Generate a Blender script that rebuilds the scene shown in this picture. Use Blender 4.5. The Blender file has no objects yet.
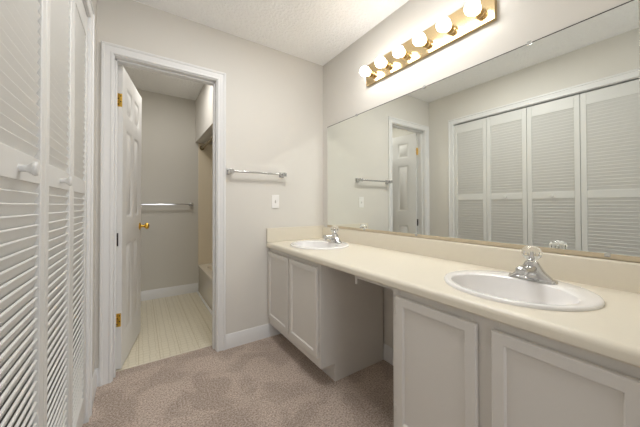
import bpy, bmesh, math, random
from mathutils import Vector, Matrix

S = bpy.context.scene
COL = S.collection
PI = math.pi
R = math.radians

# ------------------------------------------------------------------ camera
cam_d = bpy.data.cameras.new('camera')
cam = bpy.data.objects.new('camera', cam_d)
COL.objects.link(cam)
cam_d.sensor_fit = 'HORIZONTAL'
cam_d.sensor_width = 36.0
cam_d.lens = 270.5 / 640 * 36.0
cam_d.shift_y = -10.9 / 640
cam_d.clip_start = 0.02
yaw, pit, rol = R(33.722), R(0.577), R(-0.09)
fw = Vector((math.sin(yaw) * math.cos(pit), math.cos(yaw) * math.cos(pit), math.sin(pit)))
rt = Vector((math.cos(yaw), -math.sin(yaw), 0))
up = rt.cross(fw)
rt, up = rt * math.cos(rol) + up * math.sin(rol), up * math.cos(rol) - rt * math.sin(rol)
cm = Matrix((rt, up, -fw)).transposed().to_4x4()
cm.translation = (0, 0, 1.0987)
cam.matrix_world = cm
S.camera = cam

# ------------------------------------------------------------------ light and exposure
S.view_settings.view_transform = 'Standard'
S.view_settings.look = 'None'
S.view_settings.gamma = 1.0
S.view_settings.exposure = 0.66
S.view_settings.use_curve_mapping = False
S.cycles.max_bounces = 14
S.cycles.diffuse_bounces = 8
S.cycles.glossy_bounces = 8
S.cycles.transmission_bounces = 10
S.cycles.caustics_reflective = True
S.cycles.caustics_refractive = True
S.cycles.use_adaptive_sampling = False
S.cycles.use_guiding = True
S.cycles.use_surface_guiding = True
S.cycles.blur_glossy = 0.0
S.cycles.sample_clamp_indirect = 0.0

W_ = bpy.data.worlds.new('daylight')
S.world = W_
W_.use_nodes = True
W_.node_tree.nodes['Background'].inputs[0].default_value = (0.93, 0.96, 1.0, 1)
W_.node_tree.nodes['Background'].inputs[1].default_value = 0.35

BULB = 11.0           # emission of the frosted bulbs over the mirror


def area_light(name, loc, rot, sx, sy, power, colr):
    d = bpy.data.lights.new(name, 'AREA')
    d.shape = 'RECTANGLE'
    d.size, d.size_y, d.energy, d.color = sx, sy, power, colr
    o = bpy.data.objects.new(name, d)
    o.location, o.rotation_euler = loc, rot
    COL.objects.link(o)
    return o


# added fills at the open end and over the dressing area; toilet room ceiling lamp
area_light('open_end_fill', (0.75, -1.75, 1.20), (R(90), 0, 0), 1.4, 2.2, 11, (0.97, 0.98, 1.0))  # unseen panel added behind the camera to brighten closet doors and back wall
area_light('dressing_area_fill', (0.60, 1.12, 2.42), (0, 0, 0), 0.42, 0.42, 9.0, (1.0, 0.99, 0.975))  # unseen overhead fill, added to lift floor and cabinet fronts
area_light('toilet_room_lamp', (0.2, 2.80, 2.40), (0, 0, 0), 0.3, 0.3, 4.6, (1.0, 0.97, 0.92))

# ------------------------------------------------------------------ room measures (metres, camera at x=y=0)
D, XR, XL, H = 2.137, 1.463, -0.222, 2.44      # door wall, mirror wall, closet wall, ceiling
DT = 0.115                                     # wall thickness
Y2 = D + DT
YB = 3.746                                     # far wall of the toilet room
YE = -1.60                                     # open end behind the camera


# ------------------------------------------------------------------ materials
def mat(name, color, rough=0.5, metal=0.0, spec=0.5, bump=None, vary=None, emit=None, trans=0.0, coat=0.0, ior=None):
    """procedural material; bump=(scale, strength, dist); vary=(scale, amount)"""
    m = bpy.data.materials.new(name)
    m.use_nodes = True
    nt = m.node_tree
    b = nt.nodes['Principled BSDF']
    b.inputs['Base Color'].default_value = (*color, 1)
    b.inputs['Roughness'].default_value = rough
    b.inputs['Metallic'].default_value = metal
    b.inputs['Specular IOR Level'].default_value = spec
    b.inputs['Transmission Weight'].default_value = trans
    b.inputs['Coat Weight'].default_value = coat
    if ior:
        b.inputs['IOR'].default_value = ior
    if emit:
        b.inputs['Emission Color'].default_value = (*emit[0], 1)
        b.inputs['Emission Strength'].default_value = emit[1]
    tc = nt.nodes.new('ShaderNodeTexCoord')
    if vary:
        n = nt.nodes.new('ShaderNodeTexNoise')
        n.inputs['Scale'].default_value = vary[0]
        n.inputs['Detail'].default_value = 3
        nt.links.new(tc.outputs['Object'], n.inputs['Vector'])
        mx = nt.nodes.new('ShaderNodeMixRGB')
        mx.inputs[1].default_value = (*[c * (1 - vary[1]) for c in color], 1)
        mx.inputs[2].default_value = (*[min(1, c * (1 + vary[1])) for c in color], 1)
        nt.links.new(n.outputs['Fac'], mx.inputs[0])
        nt.links.new(mx.outputs[0], b.inputs['Base Color'])
    if bump:
        n = nt.nodes.new('ShaderNodeTexNoise')
        n.inputs['Scale'].default_value = bump[0]
        n.inputs['Detail'].default_value = 4
        nt.links.new(tc.outputs['Object'], n.inputs['Vector'])
        bp = nt.nodes.new('ShaderNodeBump')
        bp.inputs['Strength'].default_value = bump[1]
        bp.inputs['Distance'].default_value = bump[2]
        nt.links.new(n.outputs['Fac'], bp.inputs['Height'])
        nt.links.new(bp.outputs['Normal'], b.inputs['Normal'])
    return m


M = {}
M['wall'] = mat('greige_wall_paint', (0.65, 0.629, 0.588), 0.75, bump=(180, 0.06, 0.002), vary=(3, 0.015))
M['bathwall'] = mat('grey_wall_paint', (0.60, 0.58, 0.53), 0.75, bump=(180, 0.06, 0.002))
M['trim'] = mat('white_trim_paint', (0.71, 0.71, 0.708), 0.36)
M['door'] = mat('white_door_paint', (0.72, 0.717, 0.705), 0.45)
M['louver'] = mat('white_louver_paint', (0.64, 0.637, 0.62), 0.42, vary=(9, 0.015))
M['cabinet'] = mat('white_cabinet_paint', (0.64, 0.618, 0.585), 0.40, vary=(7, 0.015))
M['laminate'] = mat('cream_laminate', (0.69, 0.643, 0.545), 0.34, vary=(60, 0.02))
M['china'] = mat('white_china', (0.79, 0.78, 0.775), 0.10, coat=0.3)
M['enamel'] = mat('cream_enamel', (0.80, 0.74, 0.63), 0.14, coat=0.3)
M['surround'] = mat('cream_surround', (0.72, 0.64, 0.50), 0.28)
M['chrome'] = mat('polished_chrome', (0.62, 0.62, 0.62), 0.10, metal=1.0)
M['bronze'] = mat('dark_rod_metal', (0.28, 0.22, 0.12), 0.30, metal=1.0)
M['brass'] = mat('polished_brass', (0.78, 0.61, 0.36), 0.16, metal=1.0)
M['hingebrass'] = mat('yellow_brass', (0.78, 0.50, 0.10), 0.28, metal=1.0, vary=(60, 0.3))
M['channel'] = mat('tan_mirror_channel', (0.56, 0.48, 0.35), 0.45, metal=0.2, vary=(40, 0.12))
M['black'] = mat('dark_metal', (0.035, 0.03, 0.028), 0.5, metal=0.5)
M['acrylic'] = mat('clear_acrylic', (0.97, 0.97, 0.97), 0.03, trans=1.0, ior=1.49)
M['clip'] = mat('clear_plastic_clip', (0.90, 0.90, 0.88), 0.15, trans=0.6, ior=1.46)
M['plate'] = mat('white_plastic', (0.82, 0.81, 0.79), 0.30)
M['slot'] = mat('shadow_grey_plastic', (0.42, 0.40, 0.37), 0.4)
M['bulb'] = mat('frosted_bulb_glass', (0.9, 0.9, 0.9), 0.35, emit=((1.0, 0.975, 0.945), BULB))
M['closet'] = mat('closet_dark_shade', (0.20, 0.185, 0.165), 0.8)  # dark colour puts shade into the closet behind the louver gaps

# mirror: silvered glass, slightly green, blackened spots close to its edges
mm = bpy.data.materials.new('silvered_mirror')
mm.use_nodes = True
nt = mm.node_tree
b = nt.nodes['Principled BSDF']
b.inputs['Base Color'].default_value = (0.86, 0.885, 0.85, 1)
b.inputs['Metallic'].default_value = 1.0
b.inputs['Roughness'].default_value = 0.0
M['mirror'] = mm

# ceiling: sprayed texture
mc = mat('textured_ceiling', (0.93, 0.93, 0.925), 0.9)
nt = mc.node_tree
b = nt.nodes['Principled BSDF']
tc = nt.nodes.new('ShaderNodeTexCoord')
n1 = nt.nodes.new('ShaderNodeTexNoise')
n1.inputs['Scale'].default_value = 48
n1.inputs['Detail'].default_value = 5
n1.inputs['Roughness'].default_value = 0.6
nt.links.new(tc.outputs['Object'], n1.inputs['Vector'])
rp = nt.nodes.new('ShaderNodeValToRGB')
rp.color_ramp.elements[0].position = 0.42
rp.color_ramp.elements[1].position = 0.68
nt.links.new(n1.outputs['Fac'], rp.inputs[0])
bp = nt.nodes.new('ShaderNodeBump')
bp.inputs['Strength'].default_value = 0.5
bp.inputs['Distance'].default_value = 0.012
nt.links.new(rp.outputs[0], bp.inputs['Height'])
nt.links.new(bp.outputs['Normal'], b.inputs['Normal'])
M['ceiling'] = mc

# carpet: speckled cut pile with vacuum marks
mk = mat('taupe_carpet', (0.4, 0.32, 0.27), 0.95, spec=0.1)
nt = mk.node_tree
b = nt.nodes['Principled BSDF']
tc = nt.nodes.new('ShaderNodeTexCoord')
fine = nt.nodes.new('ShaderNodeTexNoise')
fine.inputs['Scale'].default_value = 115
fine.inputs['Detail'].default_value = 4
fine.inputs['Roughness'].default_value = 0.75
nt.links.new(tc.outputs['Object'], fine.inputs['Vector'])
r1 = nt.nodes.new('ShaderNodeValToRGB')
r1.color_ramp.elements[0].position = 0.34
r1.color_ramp.elements[0].color = (0.25, 0.188, 0.15, 1)
r1.color_ramp.elements[1].position = 0.66
r1.color_ramp.elements[1].color = (0.76, 0.65, 0.575, 1)
nt.links.new(fine.outputs['Fac'], r1.inputs[0])
mark = nt.nodes.new('ShaderNodeTexNoise')
mark.inputs['Scale'].default_value = 4.5
mark.inputs['Detail'].default_value = 4
mark.inputs['Distortion'].default_value = 0.8
nt.links.new(tc.outputs['Object'], mark.inputs['Vector'])
r2 = nt.nodes.new('ShaderNodeValToRGB')
r2.color_ramp.elements[0].position = 0.44
r2.color_ramp.elements[0].color = (0.88, 0.875, 0.87, 1)
r2.color_ramp.elements[1].position = 0.56
r2.color_ramp.elements[1].color = (1.06, 1.06, 1.06, 1)
nt.links.new(mark.outputs['Fac'], r2.inputs[0])
mx = nt.nodes.new('ShaderNodeMixRGB')
mx.blend_type = 'MULTIPLY'
mx.inputs[0].default_value = 1.0
nt.links.new(r1.outputs[0], mx.inputs[1])
nt.links.new(r2.outputs[0], mx.inputs[2])
nt.links.new(mx.outputs[0], b.inputs['Base Color'])
bp = nt.nodes.new('ShaderNodeBump')
bp.inputs['Strength'].default_value = 0.8
bp.inputs['Distance'].default_value = 0.012
nt.links.new(fine.outputs['Fac'], bp.inputs['Height'])
nt.links.new(bp.outputs['Normal'], b.inputs['Normal'])
M['carpet'] = mk

# vinyl: cream sheet printed with long joints, short joints and small diamonds
mv = mat('cream_vinyl', (0.74, 0.66, 0.47), 0.35)
nt = mv.node_tree
b = nt.nodes['Principled BSDF']
tc = nt.nodes.new('ShaderNodeTexCoord')


def vnode(kind, **kw):
    n = nt.nodes.new(kind)
    for k, v in kw.items():
        setattr(n, k, v)
    return n


br = vnode('ShaderNodeTexBrick')
br.offset = 0.5
mp = vnode('ShaderNodeMapping')
mp.inputs['Rotation'].default_value = (0, 0, R(90))
nt.links.new(tc.outputs['Object'], mp.inputs['Vector'])
nt.links.new(mp.outputs['Vector'], br.inputs['Vector'])
br.inputs['Color1'].default_value = (0.74, 0.69, 0.57, 1)
br.inputs['Color2'].default_value = (0.72, 0.67, 0.55, 1)
br.inputs['Mortar'].default_value = (0.62, 0.555, 0.41, 1)
br.inputs['Scale'].default_value = 1.0
br.inputs['Mortar Size'].default_value = 0.004
br.inputs['Mortar Smooth'].default_value = 0.6
br.inputs['Brick Width'].default_value = 9.0
b2 = vnode('ShaderNodeTexBrick')
b2.offset = 0.5
nt.links.new(mp.outputs['Vector'], b2.inputs['Vector'])
for _k, _v in (('Color1', 1.0), ('Color2', 0.97), ('Mortar', 0.84)):
    b2.inputs[_k].default_value = (_v, _v, _v * 0.98, 1)
b2.inputs['Scale'].default_value = 1.0
b2.inputs['Mortar Size'].default_value = 0.003
b2.inputs['Mortar Smooth'].default_value = 0.8
b2.inputs['Brick Width'].default_value = 0.130
b2.inputs['Row Height'].default_value = 0.065
br.inputs['Row Height'].default_value = 0.130
ck = vnode('ShaderNodeTexVoronoi')
ck.feature = 'DISTANCE_TO_EDGE'
ck.inputs['Scale'].default_value = 24
ck.inputs['Randomness'].default_value = 0.25
nt.links.new(tc.outputs['Object'], ck.inputs['Vector'])
rv = vnode('ShaderNodeValToRGB')
rv.color_ramp.elements[0].position = 0.0
rv.color_ramp.elements[0].color = (0.80, 0.78, 0.72, 1)
rv.color_ramp.elements[1].position = 0.09
rv.color_ramp.elements[1].color = (1, 1, 1, 1)
nt.links.new(ck.outputs['Distance'], rv.inputs[0])
mx = vnode('ShaderNodeMixRGB')
mx.blend_type = 'MULTIPLY'
mx.inputs[0].default_value = 1
nt.links.new(br.outputs['Color'], mx.inputs[1])
nt.links.new(rv.outputs[0], mx.inputs[2])
m3 = vnode('ShaderNodeMixRGB')
m3.blend_type = 'MULTIPLY'
m3.inputs[0].default_value = 0.8
nt.links.new(mx.outputs[0], m3.inputs[1])
nt.links.new(b2.outputs['Color'], m3.inputs[2])
nt.links.new(m3.outputs[0], b.inputs['Base Color'])
M['vinyl'] = mv


# ------------------------------------------------------------------ mesh helpers
def box(bm, x0, x1, y0, y1, z0, z1):
    if x0 > x1: x0, x1 = x1, x0
    if y0 > y1: y0, y1 = y1, y0
    if z0 > z1: z0, z1 = z1, z0
    v = [bm.verts.new((x, y, z)) for x in (x0, x1) for y in (y0, y1) for z in (z0, z1)]
    for f in ((0, 1, 3, 2), (4, 6, 7, 5), (0, 4, 5, 1), (2, 3, 7, 6), (0, 2, 6, 4), (1, 5, 7, 3)):
        bm.faces.new([v[i] for i in f])
    return v


def rings(bm, loops, close=True, cap0=True, cap1=True):
    """skin a list of closed vertex loops"""
    vs = [[bm.verts.new(p) for p in lp] for lp in loops]
    n = len(vs[0])
    for a, c in zip(vs, vs[1:]):
        for i in range(n if close else n - 1):
            j = (i + 1) % n
            bm.faces.new((a[i], a[j], c[j], c[i]))
    if cap0: bm.faces.new(list(reversed(vs[0])))
    if cap1: bm.faces.new(vs[-1])
    return vs


def lathe(bm, origin, axis, prof, seg=28):
    """prof: list of (distance along axis, radius)"""
    a = Vector(axis).normalized()
    t = Vector((0, 0, 1)) if abs(a.z) < 0.9 else Vector((1, 0, 0))
    u = a.cross(t).normalized()
    w = a.cross(u)
    o = Vector(origin)
    rings(bm, [[o + a * d + (u * math.cos(2 * PI * k / seg) + w * math.sin(2 * PI * k / seg)) * max(r, 1e-5)
                for k in range(seg)] for d, r in prof])


def tube(bm, p0, p1, r, seg=16):
    d = Vector(p1) - Vector(p0)
    lathe(bm, p0, d, [(0, r), (d.length, r)], seg)


def ball(bm, c, r, seg=24, rngs=12):
    lathe(bm, c, (0, 0, 1), [(-r * math.cos(PI * k / rngs), r * math.sin(PI * k / rngs)) for k in range(rngs + 1)], seg)


def frame_sweep(bm, rect, prof, place, sides=3):
    """mitred moulding round an opening: rect=(l, r, bottom, top); prof=[(outward, height)]; place(u, v, h) -> xyz"""
    l, r, bt, tp = rect
    lines = []
    for u, h in prof:
        pts = [(l - u, bt), (l - u, tp + u), (r + u, tp + u), (r + u, bt)]
        lines.append([bm.verts.new(place(a, c, h)) for a, c in pts])
    n = len(lines)
    for k in range(n):
        a, c = lines[k], lines[(k + 1) % n]
        for i in range(3):
            bm.faces.new((a[i], a[i + 1], c[i + 1], c[i]))
    bm.faces.new([ln[0] for ln in lines])
    bm.faces.new([ln[3] for ln in reversed(lines)])


def obj(name, bm, m, parent=None, bevel=0.0, smooth=False, seg=2):
    bmesh.ops.recalc_face_normals(bm, faces=bm.faces[:])
    if parent and parent.rotation_euler.z == 0:      # mesh data in the thing's own frame
        bmesh.ops.translate(bm, verts=bm.verts[:], vec=-Vector(parent.location))
    me = bpy.data.meshes.new(name)
    bm.to_mesh(me)
    bm.free()
    o = bpy.data.objects.new(name, me)
    COL.objects.link(o)
    me.materials.append(M[m] if isinstance(m, str) else m)
    if smooth or bevel:
        for p in me.polygons:
            p.use_smooth = True
        me.set_sharp_from_angle(angle=R(38))
    if bevel:
        bv = o.modifiers.new('bevel', 'BEVEL')
        bv.width, bv.segments, bv.limit_method, bv.angle_limit = bevel, seg, 'ANGLE', R(40)
    if parent:
        o.parent = parent
    return o


def nb():
    return bmesh.new()


def tag(o, label, cat, group=None, kind=None):
    o['label'] = label
    o['category'] = cat
    if group: o['group'] = group
    if kind: o['kind'] = kind
    return o


def thing(name, label, cat, loc=(0, 0, 0), group=None, rotz=0):
    o = bpy.data.objects.new(name, None)
    COL.objects.link(o)
    o.empty_display_size = 0.05
    o.location = loc
    o.rotation_euler = (0, 0, rotz)
    return tag(o, label, cat, group)


def dup(root, delta, label):
    """copy of a thing with its parts and sub-parts, moved by delta"""
    r = root.copy()
    COL.objects.link(r)
    r.location = Vector(root.location) + Vector(delta)
    r['label'] = label
    for ch in [o for o in COL.objects if o.parent == root]:
        c = ch.copy()
        COL.objects.link(c)
        c.parent = r
        for g in [o for o in COL.objects if o.parent == ch]:
            e = g.copy()
            COL.objects.link(e)
            e.parent = c
    return r


def struct(name, bm, m, bevel=0.0, smooth=False, parent=None):
    o = obj(name, bm, m, parent, bevel, smooth)
    if not parent:
        o['kind'] = 'structure'
    return o


# ================================================================== SETTING
bm = nb(); box(bm, XL - 0.95, XR + 0.115, YE, 2.247, -0.06, 0.0); struct('floor', bm, 'carpet')
bm = nb(); box(bm, -0.47, 1.53, 2.247, YB + 0.115, -0.06, 0.0); struct('floor_toilet_room', bm, 'vinyl')
bm = nb(); box(bm, XL - 0.95, XR + 0.115, YE, Y2 - 0.001, H, H + 0.06); struct('ceiling', bm, 'ceiling')
bm = nb(); box(bm, -0.47, 1.53, Y2, YB + 0.115, H, H + 0.06); struct('ceiling_toilet_room', bm, 'ceiling')

OL, OR, OT = -0.140, 0.4885, 2.054       # doorway opening between the casing's inner edges
bm = nb()
box(bm, XL - 0.95, OL - 0.012, D, Y2, 0, H)
box(bm, OR + 0.012, XR + 0.115, D, Y2, 0, H)
box(bm, OL - 0.012, OR + 0.012, D, Y2, OT + 0.012, H)
struct('wall_back', bm, 'wall')

bm = nb(); box(bm, XR, XR + 0.115, YE, D, 0, H); struct('wall_right', bm, 'wall')

CY0, CY1, CT = 0.300, 1.805, 2.067       # closet opening
bm = nb()
box(bm, XL - 0.115, XL, CY1 + 0.012, D, 0, H)
box(bm, XL - 0.115, XL, YE, CY0 - 0.012, 0, H)
box(bm, XL - 0.115, XL, CY0 - 0.012, CY1 + 0.012, CT + 0.012, H)
struct('wall_left', bm, 'wall')
bm = nb()
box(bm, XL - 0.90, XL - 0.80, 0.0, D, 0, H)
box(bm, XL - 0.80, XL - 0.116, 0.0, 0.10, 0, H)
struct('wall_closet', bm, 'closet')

bm = nb()
box(bm, 0.86, XR - 0.001, -0.075, 0.040, 0, H)
struct('wall_vanity_end', bm, 'wall')

# toilet room walls
bm = nb(); box(bm, -0.47, 1.53, YB, YB + 0.115, 0, H); struct('wall_toilet_back', bm, 'bathwall')
bm = nb(); box(bm, -0.47, -0.355, Y2 + 0.001, YB, 0, H); struct('wall_toilet_left', bm, 'bathwall')
bm = nb(); box(bm, 1.415, 1.53, Y2 + 0.001, YB, 0, H); struct('wall_toilet_right', bm, 'bathwall')
# soffit hanging over the tub
bm = nb(); box(bm, 0.588, 0.70, Y2 + 0.001, YB - 0.001, 1.90, H - 0.001); struct('wall_tub_soffit', bm, 'wall')

CASING = [(0.0, 0.0), (0.0, 0.009), (0.004, 0.0125), (0.012, 0.0125), (0.015, 0.0085), (0.020, 0.0095),
          (0.044, 0.0135), (0.047, 0.0185), (0.057, 0.0185), (0.0620, 0.0140), (0.0620, 0.0)]
# doorway casing (room side), jamb lining with stops
bm = nb(); frame_sweep(bm, (OL, OR, 0, OT), CASING, lambda u, v, h: (u, D - h, v)); struct('trim_1', bm, 'trim', smooth=True)
bm = nb()
box(bm, OL - 0.012, OL + 0.006, D - 0.001, Y2 + 0.001, 0, OT + 0.0)
box(bm, OR - 0.006, OR + 0.012, D - 0.001, Y2 + 0.001, 0, OT + 0.0)
box(bm, OL - 0.012, OR + 0.012, D - 0.001, Y2 + 0.001, OT - 0.006, OT + 0.012)
box(bm, OL + 0.006, OL + 0.017, D + 0.040, D + 0.076, 0, OT - 0.006)
box(bm, OR - 0.017, OR - 0.006, D + 0.040, D + 0.076, 0, OT - 0.006)
box(bm, OL + 0.006, OR - 0.006, D + 0.040, D + 0.076, OT - 0.017, OT - 0.006)
struct('trim_2', bm, 'trim', bevel=0.002)
# closet casing and jamb lining with overhead track
bm = nb(); frame_sweep(bm, (CY0, CY1, 0, CT), CASING, lambda u, v, h: (XL + h, u, v)); struct('trim_3', bm, 'trim', smooth=True)
bm = nb()
box(bm, XL - 0.116, XL + 0.0005, CY1 - 0.001, CY1 + 0.012, 0, CT + 0.012)
box(bm, XL - 0.116, XL + 0.0005, CY0 - 0.012, CY0 + 0.001, 0, CT + 0.012)
box(bm, XL - 0.116, XL + 0.0005, CY0, CY1, CT - 0.004, CT + 0.012)
struct('trim_4', bm, 'trim')


def base_prof(bm, pts, t, h):
    """baseboard along a straight wall: pts=((x,y),(x,y)) with the room on the left of the run"""
    (xa, ya), (xb, yb) = pts
    d = Vector((xb - xa, yb - ya, 0)).normalized()
    n = Vector((-d.y, d.x, 0))
    prof = [(0, 0), (t, 0), (t, h * 0.72), (t * 0.72, h * 0.80), (t * 0.62, h * 0.92), (t * 0.3, h), (0, h)]
    rings(bm, [[Vector((x, y, 0)) + n * a + Vector((0, 0, c)) for a, c in prof] for x, y in pts])


bm = nb()
base_prof(bm, ((1.018, D), (OR + 0.062, D)), 0.013, 0.108)
base_prof(bm, ((OL - 0.062, D), (XL, D)), 0.013, 0.108)
struct('baseboard_back', bm, 'trim', smooth=True)
bm = nb(); base_prof(bm, ((XL, D - 0.013), (XL, CY1 + 0.062)), 0.013, 0.108); struct('baseboard_left', bm, 'trim', smooth=True)
bm = nb(); base_prof(bm, ((XR, 0.81), (XR, 1.37)), 0.013, 0.108); struct('baseboard_right', bm, 'trim', smooth=True)
bm = nb()
base_prof(bm, ((0.625, YB), (-0.355, YB)), 0.013, 0.112)
struct('baseboard_toilet_back', bm, 'trim', smooth=True)
bm = nb(); box(bm, 0.604, 0.6255, Y2 + 0.002, YB - 0.014, 0, 0.016); struct('trim_5', bm, 'trim', bevel=0.006)
bm = nb(); box(bm, OL + 0.006, OR - 0.006, 2.243, 2.252, 0.0, 0.004); struct('trim_6', bm, 'laminate', bevel=0.0015)

# ------------------------------------------------------------------ six-panel door, open into the toilet room
DW, DH, DTK = 0.598, 2.030, 0.035
door = bpy.data.objects.new('door_1', None)
COL.objects.link(door)
door.location = (-0.0965, 2.246, 0.012)
door.rotation_euler = (0, 0, R(90 - 10.5))
tag(door, 'white six-panel door with brass knob standing open into the toilet room', 'door', kind='structure')


def panelled_slab(bm, w, h, t, cols, rows, inset=0.006):
    """slab in local x (width), y (0..t), z with raised panels on both faces"""
    xs = sorted({0, w, *[c for p in cols for c in p]})
    zs = sorted({0, h, *[c for p in rows for c in p]})
    for face_y, s in ((0.0, 1), (t, -1)):
        for i in range(len(xs) - 1):
            for k in range(len(zs) - 1):
                x0, x1, z0, z1 = xs[i], xs[i + 1], zs[k], zs[k + 1]
                if (x0, x1) in cols and (z0, z1) in rows:
                    lv = []
                    for ins, dep in ((0, 0), (0.004, 0.002), (0.013, inset + 0.003), (0.019, inset + 0.003), (0.040, 0.0015), (0.041, 0.001)):
                        y = face_y + s * dep
                        lv.append([(x0 + ins, y, z0 + ins), (x1 - ins, y, z0 + ins), (x1 - ins, y, z1 - ins), (x0 + ins, y, z1 - ins)])
                    rings(bm, lv, cap0=False, cap1=True)
                else:
                    q = [bm.verts.new(p) for p in ((x0, face_y, z0), (x1, face_y, z0), (x1, face_y, z1), (x0, face_y, z1))]
                    bm.faces.new(q)
    e = [(0, 0), (w, 0), (w, h), (0, h)]
    for (xa, za), (xb, zb) in zip(e, e[1:] + e[:1]):
        bm.faces.new([bm.verts.new(p) for p in ((xa, 0, za), (xb, 0, zb), (xb, t, zb), (xa, t, za))])
    bmesh.ops.remove_doubles(bm, verts=bm.verts[:], dist=1e-5)


bm = nb()
panelled_slab(bm, DW, DH, DTK, [(0.105, 0.262), (0.338, 0.495)], [(0.190, 0.820), (1.005, 1.625), (1.725, 1.925)])
obj('slab', bm, 'door', door, smooth=True)
for hz in (0.325, 0.86, 1.795):
    bm = nb()
    mid = hz == 0.86
    box(bm, -0.0022, 0.0006, 0.003 if not mid else 0.020, 0.031, hz - 0.044, hz + 0.044)
    lathe(bm, (-0.006, 0.038, hz - 0.046), (0, 0, 1), [(0, 0.0045), (0.006, 0.006), (0.086, 0.006), (0.092, 0.0045)], 14)
    hg = obj('hinge', bm, 'black' if mid else 'hingebrass', door, smooth=True)
    if mid:
        hg['label'] = 'dark middle hinge'
        continue
    bm = nb()
    for dy, dz in ((0.010, 0.028), (0.024, 0.010), (0.010, -0.010), (0.024, -0.028)):
        lathe(bm, (-0.0020, dy, hz + dz), (-1, 0, 0), [(0, 0.0042), (0.0014, 0.0036), (0.002, 0.0004)], 10)
    obj('screw', bm, 'black', door, smooth=True).parent = hg
for side, nm in ((-1, 0.0), (1, DTK)):
    bm = nb()
    lathe(bm, (DW - 0.062, nm, 0.912), (0, side, 0), [(0, 0.030), (0.004, 0.031), (0.008, 0.026), (0.011, 0.012), (0.032, 0.010),
                                                      (0.038, 0.016), (0.046, 0.0245), (0.056, 0.0275), (0.064, 0.025), (0.069, 0.016), (0.070, 0.001)], 24)
    k = obj('knob', bm, 'hingebrass', door, smooth=True)
    k['label'] = 'round brass door knob'

# ================================================================== CLOSET DOORS
LZ0, LZ1 = 0.035, 2.050
LTK = 0.028
STL = 0.038


def closet_leaf(y0, y1, label, knob):
    """louvered bifold leaf in the plane x = XL, y0 < y1"""
    t = thing('louvered_closet_door', label, 'closet door', (XL - LTK, y0, LZ0), 'bifold closet doors')
    t['kind'] = 'thing'
    g = 0.0015
    a, c = y0 + g, y1 - g
    x0, x1 = XL - LTK, XL
    for ya, yb in ((a, a + STL), (c - STL, c)):
        bm = nb(); box(bm, x0, x1, ya, yb, LZ0, LZ1); obj('stile', bm, 'louver', t, bevel=0.003)
    ya, yb = a + STL, c - STL
    for nm, z0, z1 in (('bottom_rail', LZ0, 0.150), ('middle_rail', 1.156, 1.222), ('top_rail', 1.946, LZ1)):
        bm = nb(); box(bm, x0 + 0.002, x1 - 0.002, ya, yb, z0, z1); obj(nm, bm, 'louver', t, bevel=0.002)
    for z0, z1, n in ((0.150, 1.156, 36), (1.222, 1.946, 26)):
        bm = nb()
        pitch = (z1 - z0) / n
        for k in range(n):
            zc = z0 + (k + 0.5) * pitch
            dx, dz, th = 0.0072, 0.0185, 0.0034
            # outer edge (towards the room) high, inner edge low
            L = math.hypot(dx, dz)
            ux, uz = dx / L, dz / L
            nx, nz = uz, -ux
            xm = (x0 + x1) / 2
            sec = []
            for s, w in ((-1, -0.6), (-1.0, 0.6), (-0.93, 1), (0.93, 1), (1.0, 0.6), (1, -0.6), (0.93, -1), (-0.93, -1)):
                sec.append((xm + ux * L * s + nx * th * w, zc + uz * L * s + nz * th * w))
            rings(bm, [[(px, yy, pz) for px, pz in sec] for yy in (ya - 0.004, yb + 0.004)])
        obj('louver_panel', bm, 'louver', t, smooth=True)
    if knob:
        yc = (y0 + y1) / 2 - 0.003
        bm = nb()
        lathe(bm, (x1 - 0.002, yc, 1.183), (1, 0, 0), [(0, 0.0085), (0.003, 0.0080), (0.012, 0.0078), (0.019, 0.0115), (0.024, 0.0165), (0.028, 0.0165), (0.031, 0.0135), (0.032, 0.001)], 24)
        k = obj('knob', bm, 'louver', t, smooth=True)
        k['label'] = 'white turned wooden knob'
    return t


closet_leaf(1.438, 1.805, 'white louvered closet door leaf without a knob, narrow sliver next to the doorway corner', False)
closet_leaf(1.070, 1.438, 'white louvered closet door leaf with the small knob farther from the camera', True)
closet_leaf(0.685, 1.070, 'large louvered closet door leaf at left edge with the nearest white knob', True)
closet_leaf(0.300, 0.685, 'knobless louvered closet door leaf seen only in the mirror, at its right end', False)

# ================================================================== VANITY
FX = 0.912                       # face of the cabinets
CB, CTOP = 0.750, 0.790          # underside and top of the counter


def cabinet_door(y0, y1, z0, z1, parent, hinge_at):
    """flat recessed-panel overlay door facing -x"""
    xf, xb = FX - 0.019, FX - 0.0025
    fr = 0.040
    bm = nb()
    lv = []
    for ins, x in ((0.0, xb), (0.0, xf + 0.004), (0.003, xf), (fr - 0.006, xf), (fr - 0.004, xf + 0.002), (fr, xf + 0.0100)):
        lv.append([(x, y0 + ins, z0 + ins), (x, y1 - ins, z0 + ins), (x, y1 - ins, z1 - ins), (x, y0 + ins, z1 - ins)])
    rings(bm, lv, cap0=True, cap1=False)
    d = obj('door', bm, 'cabinet', parent, smooth=True)
    bm = nb(); box(bm, xf + 0.0085, xf + 0.0155, y0 + fr - 0.001, y1 - fr + 0.001, z0 + fr - 0.001, z1 - fr + 0.001)
    obj('panel', bm, 'cabinet', parent).parent = d
    if hinge_at is not None:
        for hz in (z0 + 0.07, z1 - 0.055):
            bm = nb()
            lathe(bm, (FX - 0.012, hinge_at, hz - 0.020), (0, 0, 1), [(0, 0.002), (0.002, 0.0042), (0.038, 0.0042), (0.040, 0.002)], 12)
            s = 1 if hinge_at > (y0 + y1) / 2 else -1
            box(bm, FX - 0.003, FX - 0.0008, hinge_at, hinge_at + s * 0.014, hz - 0.020, hz + 0.020)
            obj('hinge', bm, 'cabinet', parent, smooth=True).parent = d


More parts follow.
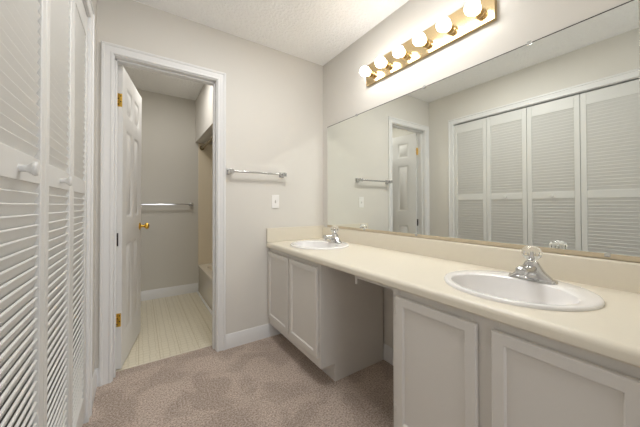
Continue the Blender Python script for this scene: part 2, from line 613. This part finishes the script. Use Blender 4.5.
def cabinet(label, y0, y1, stiles, doors):
    t = thing('vanity_cabinet', label, 'cabinet', (FX + 0.25, (y0 + y1) / 2, 0.0), 'vanity cabinets')
    bm = nb()                    # carcass: two sides notched for the toe kick, floor and back
    for ya in (y0, y1 - 0.016):
        sec = [(FX + 0.019, 0.112), (1.018, 0.112), (1.018, 0.0), (XR - 0.016, 0.0), (XR - 0.016, CB - 0.001), (FX + 0.019, CB - 0.001)]
        rings(bm, [[(x, yy, z) for x, z in sec] for yy in (ya, ya + 0.016)])
    box(bm, FX + 0.02, XR - 0.016, y0 + 0.016, y1 - 0.016, 0.112, 0.128)
    box(bm, XR - 0.026, XR - 0.016, y0 + 0.016, y1 - 0.016, 0.128, CB - 0.002)
    obj('body', bm, 'cabinet', t)
    bm = nb()                    # face frame
    zb, zt = 0.112, CB - 0.001
    for a, c in stiles:
        box(bm, FX, FX + 0.019, a, c, zb, zt)
    ys = sorted(stiles)
    for (a, c), (e, f) in zip(ys, ys[1:]):
        box(bm, FX, FX + 0.019, c, e, zb, 0.176)
        box(bm, FX, FX + 0.019, c, e, 0.700, zt)
    obj('face_frame', bm, 'cabinet', t, bevel=0.0012)
    bm = nb(); box(bm, 1.018, 1.034, y0 + 0.016, y1 - 0.016, 0.0, 0.112); obj('toe_kick', bm, 'cabinet', t)
    for d in doors:
        cabinet_door(d[0], d[1], 0.170, 0.718, t, d[2])
    return t


cabinet('two-door white vanity cabinet under the far sink, against the doorway wall', 1.360, 2.136,
        [(1.360, 1.395), (1.725, 1.780), (2.100, 2.136)],
        [(1.381, 1.740, 1.376), (1.764, 2.122, None)])
cabinet('two-door white vanity cabinet in the right foreground under the near sink', 0.042, 0.800,
        [(0.042, 0.10), (0.385, 0.460), (0.765, 0.800)],
        [(0.446, 0.771, 0.776), (0.092, 0.401, None)])

# ------------------------------------------------------------------ counter with splashes and the drawer rail in the knee space
counter = thing('countertop', 'cream laminate double-sink vanity counter with backsplash and rounded front edge', 'countertop', (1.17, 1.09, CB))
SINKS = [(1.167, 0.446), (1.167, 1.757)]
bm = nb()
cf = 0.8845
nose = [(cf + 0.018 - 0.018 * math.cos(a), CTOP - 0.018 + 0.018 * math.sin(a)) for a in [PI / 2 * k / 6 for k in range(7)]]
sec = [(XR - 0.001, CTOP), (XR - 0.001, CB), (cf + 0.006, CB), (cf, CB + 0.006)] + nose
rings(bm, [[(x, yy, z) for x, z in sec] for yy in (0.0405, D - 0.001)])
slab = obj('slab', bm, 'laminate', counter, smooth=True)
for k, (sx, sy) in enumerate(SINKS):
    cb_ = nb()
    rings(cb_, [[(sx - 0.015 + 0.190 * math.cos(2 * PI * i / 56), sy + 0.216 * math.sin(2 * PI * i / 56), z) for i in range(56)] for z in (0.6, 0.9)])
    cutter = obj('cutter', cb_, 'laminate')
    cutter.location = -Vector(counter.location)
    slab.parent = None
    md = slab.modifiers.new('cut', 'BOOLEAN')
    md.operation, md.object, md.solver = 'DIFFERENCE', cutter, 'EXACT'
    dg = bpy.context.evaluated_depsgraph_get()
    dg.update()
    me = bpy.data.meshes.new_from_object(slab.evaluated_get(dg))
    slab.modifiers.clear()
    slab.data = me
    bpy.data.objects.remove(cutter, do_unlink=True)
slab.parent = counter
for p in slab.data.polygons:
    p.use_smooth = True
slab.data.set_sharp_from_angle(angle=R(30))

BS = 0.894                       # top of the backsplash
bm = nb()
r = 0.007
xb0, xb1 = XR - 0.021, XR - 0.001
pf = [(xb1, CTOP), (xb0, CTOP)] + [(xb0 + r - r * math.cos(a), BS - r + r * math.sin(a)) for a in [PI / 2 * k / 5 for k in range(6)]] + [(xb1, BS)]
rings(bm, [[(x, yy, z) for x, z in pf] for yy in (0.0405, D - 0.021)])
obj('backsplash', bm, 'laminate', counter, smooth=True)
bm = nb(); box(bm, cf - 0.0005, XR - 0.001, D - 0.021, D - 0.001, CTOP, 0.908)
obj('side_splash', bm, 'laminate', counter, bevel=0.003)
bm = nb()
box(bm, 0.936, 0.952, 0.801, 1.075, 0.722, CB - 0.012)
box(bm, 0.936, 0.952, 1.062, 1.075, 0.690, 0.722)
o = obj('drawer_rail', bm, 'cabinet', counter, bevel=0.001)
o['label'] = 'thin white drawer rail under the counter'

# ------------------------------------------------------------------ sinks
sink = thing('oval_sink', 'white oval drop-in sink nearest the camera, at right of the counter', 'sink', (SINKS[0][0], SINKS[0][1], CTOP), 'oval vanity sinks')
bm = nb()
spec = [(0, 0.222, 0.248, 0.0004), (0, 0.222, 0.248, 0.006), (0, 0.219, 0.245, 0.0100), (0, 0.212, 0.239, 0.0118), (-0.030, 0.172, 0.213, 0.0112),
        (-0.044, 0.154, 0.203, 0.0100), (-0.046, 0.151, 0.200, 0.0070), (-0.047, 0.149, 0.198, -0.004), (-0.047, 0.144, 0.191, -0.025),
        (-0.044, 0.132, 0.175, -0.065), (-0.038, 0.112, 0.149, -0.105), (-0.028, 0.082, 0.108, -0.130), (-0.014, 0.045, 0.055, -0.140), (-0.008, 0.024, 0.024, -0.1435)]
sx, sy = SINKS[0]
rings(bm, [[(sx + dx + ax * math.cos(2 * PI * i / 72), sy + 0.965 * ay * math.sin(2 * PI * i / 72), CTOP + z) for i in range(72)] for dx, ax, ay, z in spec],
      cap0=False, cap1=True)
obj('bowl', bm, 'china', sink, smooth=True)
bm = nb()
lathe(bm, (sx - 0.008, sy, CTOP - 0.1432), (0, 0, 1), [(0, 0.0235), (0.002, 0.023), (0.003, 0.018), (0.0015, 0.016), (0.004, 0.014), (0.0045, 0.001)], 24)
obj('drain', bm, 'chrome', sink, smooth=True)
dup(sink, (SINKS[1][0] - sx, SINKS[1][1] - sy, 0), 'white oval drop-in sink in the far counter corner beside the doorway wall')

# ------------------------------------------------------------------ faucets
FZ = CTOP + 0.0115
fxx, fyy = 1.303, 0.431
faucet = thing('faucet', 'chrome single-knob faucet with clear acrylic ball on the near sink', 'faucet', (fxx, fyy, FZ), 'chrome vanity faucets')


def rrect(cx, cy, hx, hy, z, n=10, e=3.2):
    pts = []
    for i in range(4 * n):
        a = 2 * PI * i / (4 * n)
        c, s = math.cos(a), math.sin(a)
        pts.append((cx + hx * math.copysign(abs(c) ** (2 / e), c), cy + hy * math.copysign(abs(s) ** (2 / e), s), z))
    return pts


bm = nb()
rings(bm, [rrect(fxx, fyy, 0.029, 0.080, FZ), rrect(fxx, fyy, 0.0285, 0.0795, FZ + 0.007), rrect(fxx, fyy, 0.025, 0.076, FZ + 0.011)])
obj('base_plate', bm, 'chrome', faucet, smooth=True)
bm = nb()
rings(bm, [rrect(fxx, fyy, 0.0245, 0.070, FZ + 0.0105, e=3), rrect(fxx, fyy, 0.024, 0.060, FZ + 0.020, e=3), rrect(fxx, fyy, 0.0235, 0.044, FZ + 0.034, e=2.8),
           rrect(fxx, fyy, 0.0240, 0.034, FZ + 0.048, e=2.5), rrect(fxx, fyy, 0.0235, 0.027, FZ + 0.060, e=2.2), rrect(fxx, fyy, 0.021, 0.022, FZ + 0.070, e=2)])
obj('body', bm, 'chrome', faucet, smooth=True)
bm = nb()
path = [(-0.004, 0.038, 0.024, 0.022), (-0.030, 0.043, 0.023, 0.019), (-0.060, 0.047, 0.021, 0.0165), (-0.090, 0.049, 0.0195, 0.0145), (-0.104, 0.048, 0.0185, 0.0135), (-0.108, 0.047, 0.015, 0.010)]
loops = []
for dx, z, hy, hz in path:
    lp = []
    for i in range(32):
        a = 2 * PI * i / 32
        c, s = math.cos(a), math.sin(a)
        lp.append((fxx + dx, fyy + hy * math.copysign(abs(c) ** 0.7, c), FZ + z + hz * math.copysign(abs(s) ** 0.7, s)))
    loops.append(lp)
rings(bm, loops)
lathe(bm, (fxx - 0.092, fyy, FZ + 0.038), (0, 0, -1), [(0, 0.0105), (0.012, 0.0105), (0.014, 0.009), (0.0145, 0.001)], 20)
obj('spout', bm, 'chrome', faucet, smooth=True)
bm = nb()
lathe(bm, (fxx, fyy, FZ + 0.069), (0, 0, 1), [(0, 0.021), (0.003, 0.0205), (0.005, 0.016), (0.009, 0.0135), (0.012, 0.014), (0.013, 0.001)], 24)
obj('collar', bm, 'chrome', faucet, smooth=True)
bm = nb()                         # faceted clear ball
rr, zc = 0.0320, FZ + 0.106
prof = [(-0.028, 0.013), (-0.025, 0.0200), (-0.014, 0.0292), (0.0, rr), (0.013, 0.0295), (0.022, 0.0225), (0.027, 0.014), (0.028, 0.0005)]
seg = 20
loops = []
for d, r_ in prof:
    loops.append([(fxx + r_ * (1 + 0.035 * (-1) ** i) * math.cos(2 * PI * i / seg), fyy + r_ * (1 + 0.035 * (-1) ** i) * math.sin(2 * PI * i / seg), zc + d) for i in range(seg)])
rings(bm, loops)
kb = obj('knob', bm, 'acrylic', faucet, smooth=True)
kb['label'] = 'clear acrylic ball knob'
bm = nb(); lathe(bm, (fxx, fyy, zc - 0.027), (0, 0, 1), [(0, 0.007), (0.026, 0.0065), (0.030, 0.004), (0.031, 0.0005)], 14)
obj('stem', bm, 'chrome', faucet, smooth=True).parent = kb
bm = nb()
tube(bm, (fxx + 0.030, fyy, FZ), (fxx + 0.030, fyy, FZ + 0.050), 0.0022, 10)
lathe(bm, (fxx + 0.030, fyy, FZ + 0.048), (0, 0, 1), [(0, 0.002), (0.003, 0.0055), (0.008, 0.0055), (0.011, 0.001)], 14)
obj('lift_rod', bm, 'chrome', faucet, smooth=True)
dup(faucet, (0, SINKS[1][1] - sy, 0), 'chrome single-knob faucet with clear acrylic ball on the far sink')

# ------------------------------------------------------------------ wall mirror
mirror = thing('wall_mirror', 'large frameless wall mirror above the vanity counter', 'mirror', (XR - 0.003, 1.11, 0.905))
MY0, MY1, MZ0, MZ1 = 0.162, 2.060, 0.898, 1.8275
bm = nb()
e = 0.003
rings(bm, [[(x, MY0 + i, MZ0 + i), (x, MY1 - i, MZ0 + i), (x, MY1 - i, MZ1 - i), (x, MY0 + i, MZ1 - i)] for x, i in ((XR - 0.0006, 0.0), (XR - 0.004, 0.0), (XR - 0.0052, 0.0012))])
m_ob = obj('glass', bm, 'mirror', mirror)
bm = nb()
box(bm, XR - 0.0066, XR - 0.0054, MY0, MY1, MZ0 - 0.002, MZ0 + 0.018)
box(bm, XR - 0.0066, XR - 0.0007, MY0, MY1, MZ0 - 0.003, MZ0 - 0.0005)
obj('bottom_channel', bm, 'channel', mirror)
bm = nb()
box(bm, XR - 0.0060, XR - 0.0054, MY0, MY1, MZ1 - 0.0022, MZ1)
box(bm, XR - 0.0060, XR - 0.0007, MY0, MY1, MZ1 + 0.0003, MZ1 + 0.0012)
obj('top_edge', bm, 'black', mirror)
for cy, cz in ((1.648, MZ1), (1.022, MZ1), (0.483, MZ1), (1.561, MZ0 + 0.014), (1.086, MZ0 + 0.014), (0.246, MZ0 + 0.014)):
    s = 1 if cz > 1.5 else -1
    bm = nb()
    box(bm, XR - 0.0105, XR - 0.0068, cy - 0.008, cy + 0.008, cz - 0.008, cz + 0.008)
    lathe(bm, (XR - 0.0105, cy, cz + s * 0.003), (-1, 0, 0), [(0, 0.004), (0.0015, 0.0035), (0.002, 0.0005)], 12)
    obj('clip', bm, 'clip', mirror, bevel=0.0015)

# ------------------------------------------------------------------ brass vanity light with six globe bulbs
light = thing('vanity_light', 'polished brass bar light with six lit globe bulbs above the mirror', 'light fixture', (XR, 1.07, 2.088))
PY0, PY1, PZ0, PZ1 = 0.616, 1.522, 2.011, 2.166
bm = nb()
rings(bm, [[(x, PY0 + i, PZ0 + i), (x, PY1 - i, PZ0 + i), (x, PY1 - i, PZ1 - i), (x, PY0 + i, PZ1 - i)] for x, i in
           ((XR - 0.0005, 0.0), (XR - 0.019, 0.0), (XR - 0.022, 0.003))])
obj('backplate', bm, 'brass', light)
for k in range(6):
    yb_ = 1.070 + (2.5 - k) * 0.1535
    zb_ = 2.077
    bm = nb()
    lathe(bm, (XR - 0.0218, yb_, zb_), (-1, 0, 0), [(0, 0.026), (0.003, 0.027), (0.006, 0.0235), (0.030, 0.0235), (0.034, 0.0255), (0.037, 0.0255), (0.037, 0.0225), (0.028, 0.021)], 28)
    so = obj('socket', bm, 'brass', light, smooth=True)
    bm = nb()
    c0, rb = XR - 0.097, 0.0358
    pr = []
    for q in range(15):                      # globe, then a short neck into the socket
        a = PI * q / 18
        pr.append((-rb * math.cos(a), rb * math.sin(a)))
    pr += [(0.040, 0.0200), (0.044, 0.0170), (0.052, 0.0155)]
    lathe(bm, (c0, yb_, zb_), (1, 0, 0), pr, 28)
    bo = obj('bulb', bm, 'bulb', light, smooth=True)
    bo['label'] = 'lit frosted white globe bulb'


# ------------------------------------------------------------------ towel bars
def towel_bar(label, xa, xb, yw, z, m, group):
    """bar along x on a wall at y = yw that faces -y"""
    t = thing('towel_bar', label, 'towel bar', ((xa + xb) / 2, yw, z), group)
    for x in (xa, xb):
        bm = nb()
        for hw, y0, y1 in ((0.023, yw - 0.0008, yw - 0.007), (0.016, yw - 0.007, yw - 0.040)):
            box(bm, x - hw, x + hw, y0, y1, z - hw, z + hw)
        box(bm, x - 0.017, x + 0.017, yw - 0.040, yw - 0.074, z - 0.017, z + 0.017)
        obj('post', bm, m, t, bevel=0.0035)
    bm = nb(); box(bm, xa + 0.016, xb - 0.016, yw - 0.066, yw - 0.050, z - 0.008, z + 0.008)
    obj('bar', bm, m, t, bevel=0.003)
    return t


towel_bar('chrome towel bar above the light switch, between doorway and mirror', 0.580, 1.022, D, 1.360, 'chrome', 'chrome towel bars')
towel_bar('chrome towel bar on the toilet room far wall, seen through the doorway', -0.10, 0.540, YB, 1.112, 'chrome', 'chrome towel bars')

# ------------------------------------------------------------------ light switch
sw = thing('light_switch', 'white toggle light switch on the wall below the towel bar', 'light switch', (0.966, D, 1.131))
bm = nb()
box(bm, 0.932, 1.000, D - 0.0055, D - 0.0005, 1.074, 1.188)
obj('plate', bm, 'plate', sw, bevel=0.0035)
bm = nb()
box(bm, 0.9605, 0.9715, D - 0.0062, D - 0.0050, 1.119, 1.143)
obj('slot', bm, 'slot', sw)
bm = nb()
rings(bm, [[(0.966 + a * 0.0042, D - 0.0058, 1.131 + c * 0.008) for a, c in ((-1, -1), (1, -1), (1, 1), (-1, 1))],
           [(0.966 + a * 0.0035, D - 0.0165, 1.136 + c * 0.0035) for a, c in ((-1, -1), (1, -1), (1, 1), (-1, 1))]])
obj('toggle', bm, 'plate', sw, bevel=0.001)
for z in (1.161, 1.101):
    bm = nb(); lathe(bm, (0.966, D - 0.0053, z), (0, -1, 0), [(0, 0.0034), (0.0010, 0.0028), (0.0012, 0.0003)], 12)
    obj('screw', bm, 'plate', sw, smooth=True)

# ================================================================== TOILET ROOM: tub
tub = thing('bathtub', 'cream bathtub behind the doorway, along the toilet room right wall', 'bathtub', (1.02, 3.0, 0))
TX0, TX1, TY0, TY1, TZ = 0.628, 1.412, Y2 + 0.004, YB - 0.003, 0.345
bm = nb()


def rr4(x0, x1, y0, y1, z, rad, n=6):
    pts = []
    for cx, cy, a0 in ((x1 - rad, y1 - rad, 0), (x0 + rad, y1 - rad, 90), (x0 + rad, y0 + rad, 180), (x1 - rad, y0 + rad, 270)):
        for k in range(n + 1):
            a = R(a0 + 90 * k / n)
            pts.append((cx + rad * math.cos(a), cy + rad * math.sin(a), z))
    return pts


rings(bm, [rr4(TX0 + 0.006, TX1, TY0, TY1, 0.0, 0.004), rr4(TX0 + 0.006, TX1, TY0, TY1, TZ - 0.045, 0.004), rr4(TX0, TX1, TY0, TY1, TZ - 0.035, 0.004),
           rr4(TX0, TX1, TY0, TY1, TZ - 0.010, 0.004), rr4(TX0 + 0.010, TX1 - 0.004, TY0 + 0.004, TY1 - 0.004, TZ, 0.006),
           rr4(TX0 + 0.065, TX1 - 0.05, TY0 + 0.07, TY1 - 0.07, TZ, 0.16), rr4(TX0 + 0.080, TX1 - 0.065, TY0 + 0.085, TY1 - 0.085, TZ - 0.02, 0.15),
           rr4(TX0 + 0.13, TX1 - 0.11, TY0 + 0.17, TY1 - 0.15, 0.06, 0.12), rr4(TX0 + 0.18, TX1 - 0.16, TY0 + 0.24, TY1 - 0.22, 0.045, 0.08)], cap0=False)
obj('shell', bm, 'enamel', tub, smooth=True)
bm = nb(); lathe(bm, (1.02, TY0 + 0.32, 0.0455), (0, 0, 1), [(0, 0.025), (0.003, 0.023), (0.002, 0.015), (0.0025, 0.001)], 20)
obj('drain', bm, 'chrome', tub, smooth=True)
sur = thing('tub_surround', 'glossy cream tub surround panels rising above the bathtub', 'tub surround', (1.02, YB, TZ))
bm = nb(); box(bm, 0.624, 1.4145, YB - 0.012, YB - 0.0005, TZ + 0.001, 1.898); obj('end_panel', bm, 'surround', sur, bevel=0.003)
bm = nb(); box(bm, 1.403, 1.4145, Y2 + 0.003, YB - 0.012, TZ + 0.001, 1.898); obj('side_panel', bm, 'surround', sur, bevel=0.003)
rod = thing('shower_curtain_rod', 'dark shower curtain rod just under the soffit over the bathtub', 'curtain rod', (0.665, 3.0, 1.842))
bm = nb(); tube(bm, (0.665, Y2 + 0.004, 1.838), (0.665, YB - 0.014, 1.838), 0.0155, 18); obj('rod', bm, 'bronze', rod, smooth=True)
for ya, s in ((YB - 0.0125, -1), (Y2 + 0.0015, 1)):
    bm = nb(); lathe(bm, (0.665, ya, 1.838), (0, s, 0), [(0, 0.028), (0.004, 0.028), (0.010, 0.018), (0.024, 0.016), (0.025, 0.010)], 22)
    obj('flange', bm, 'bronze', rod, smooth=True)
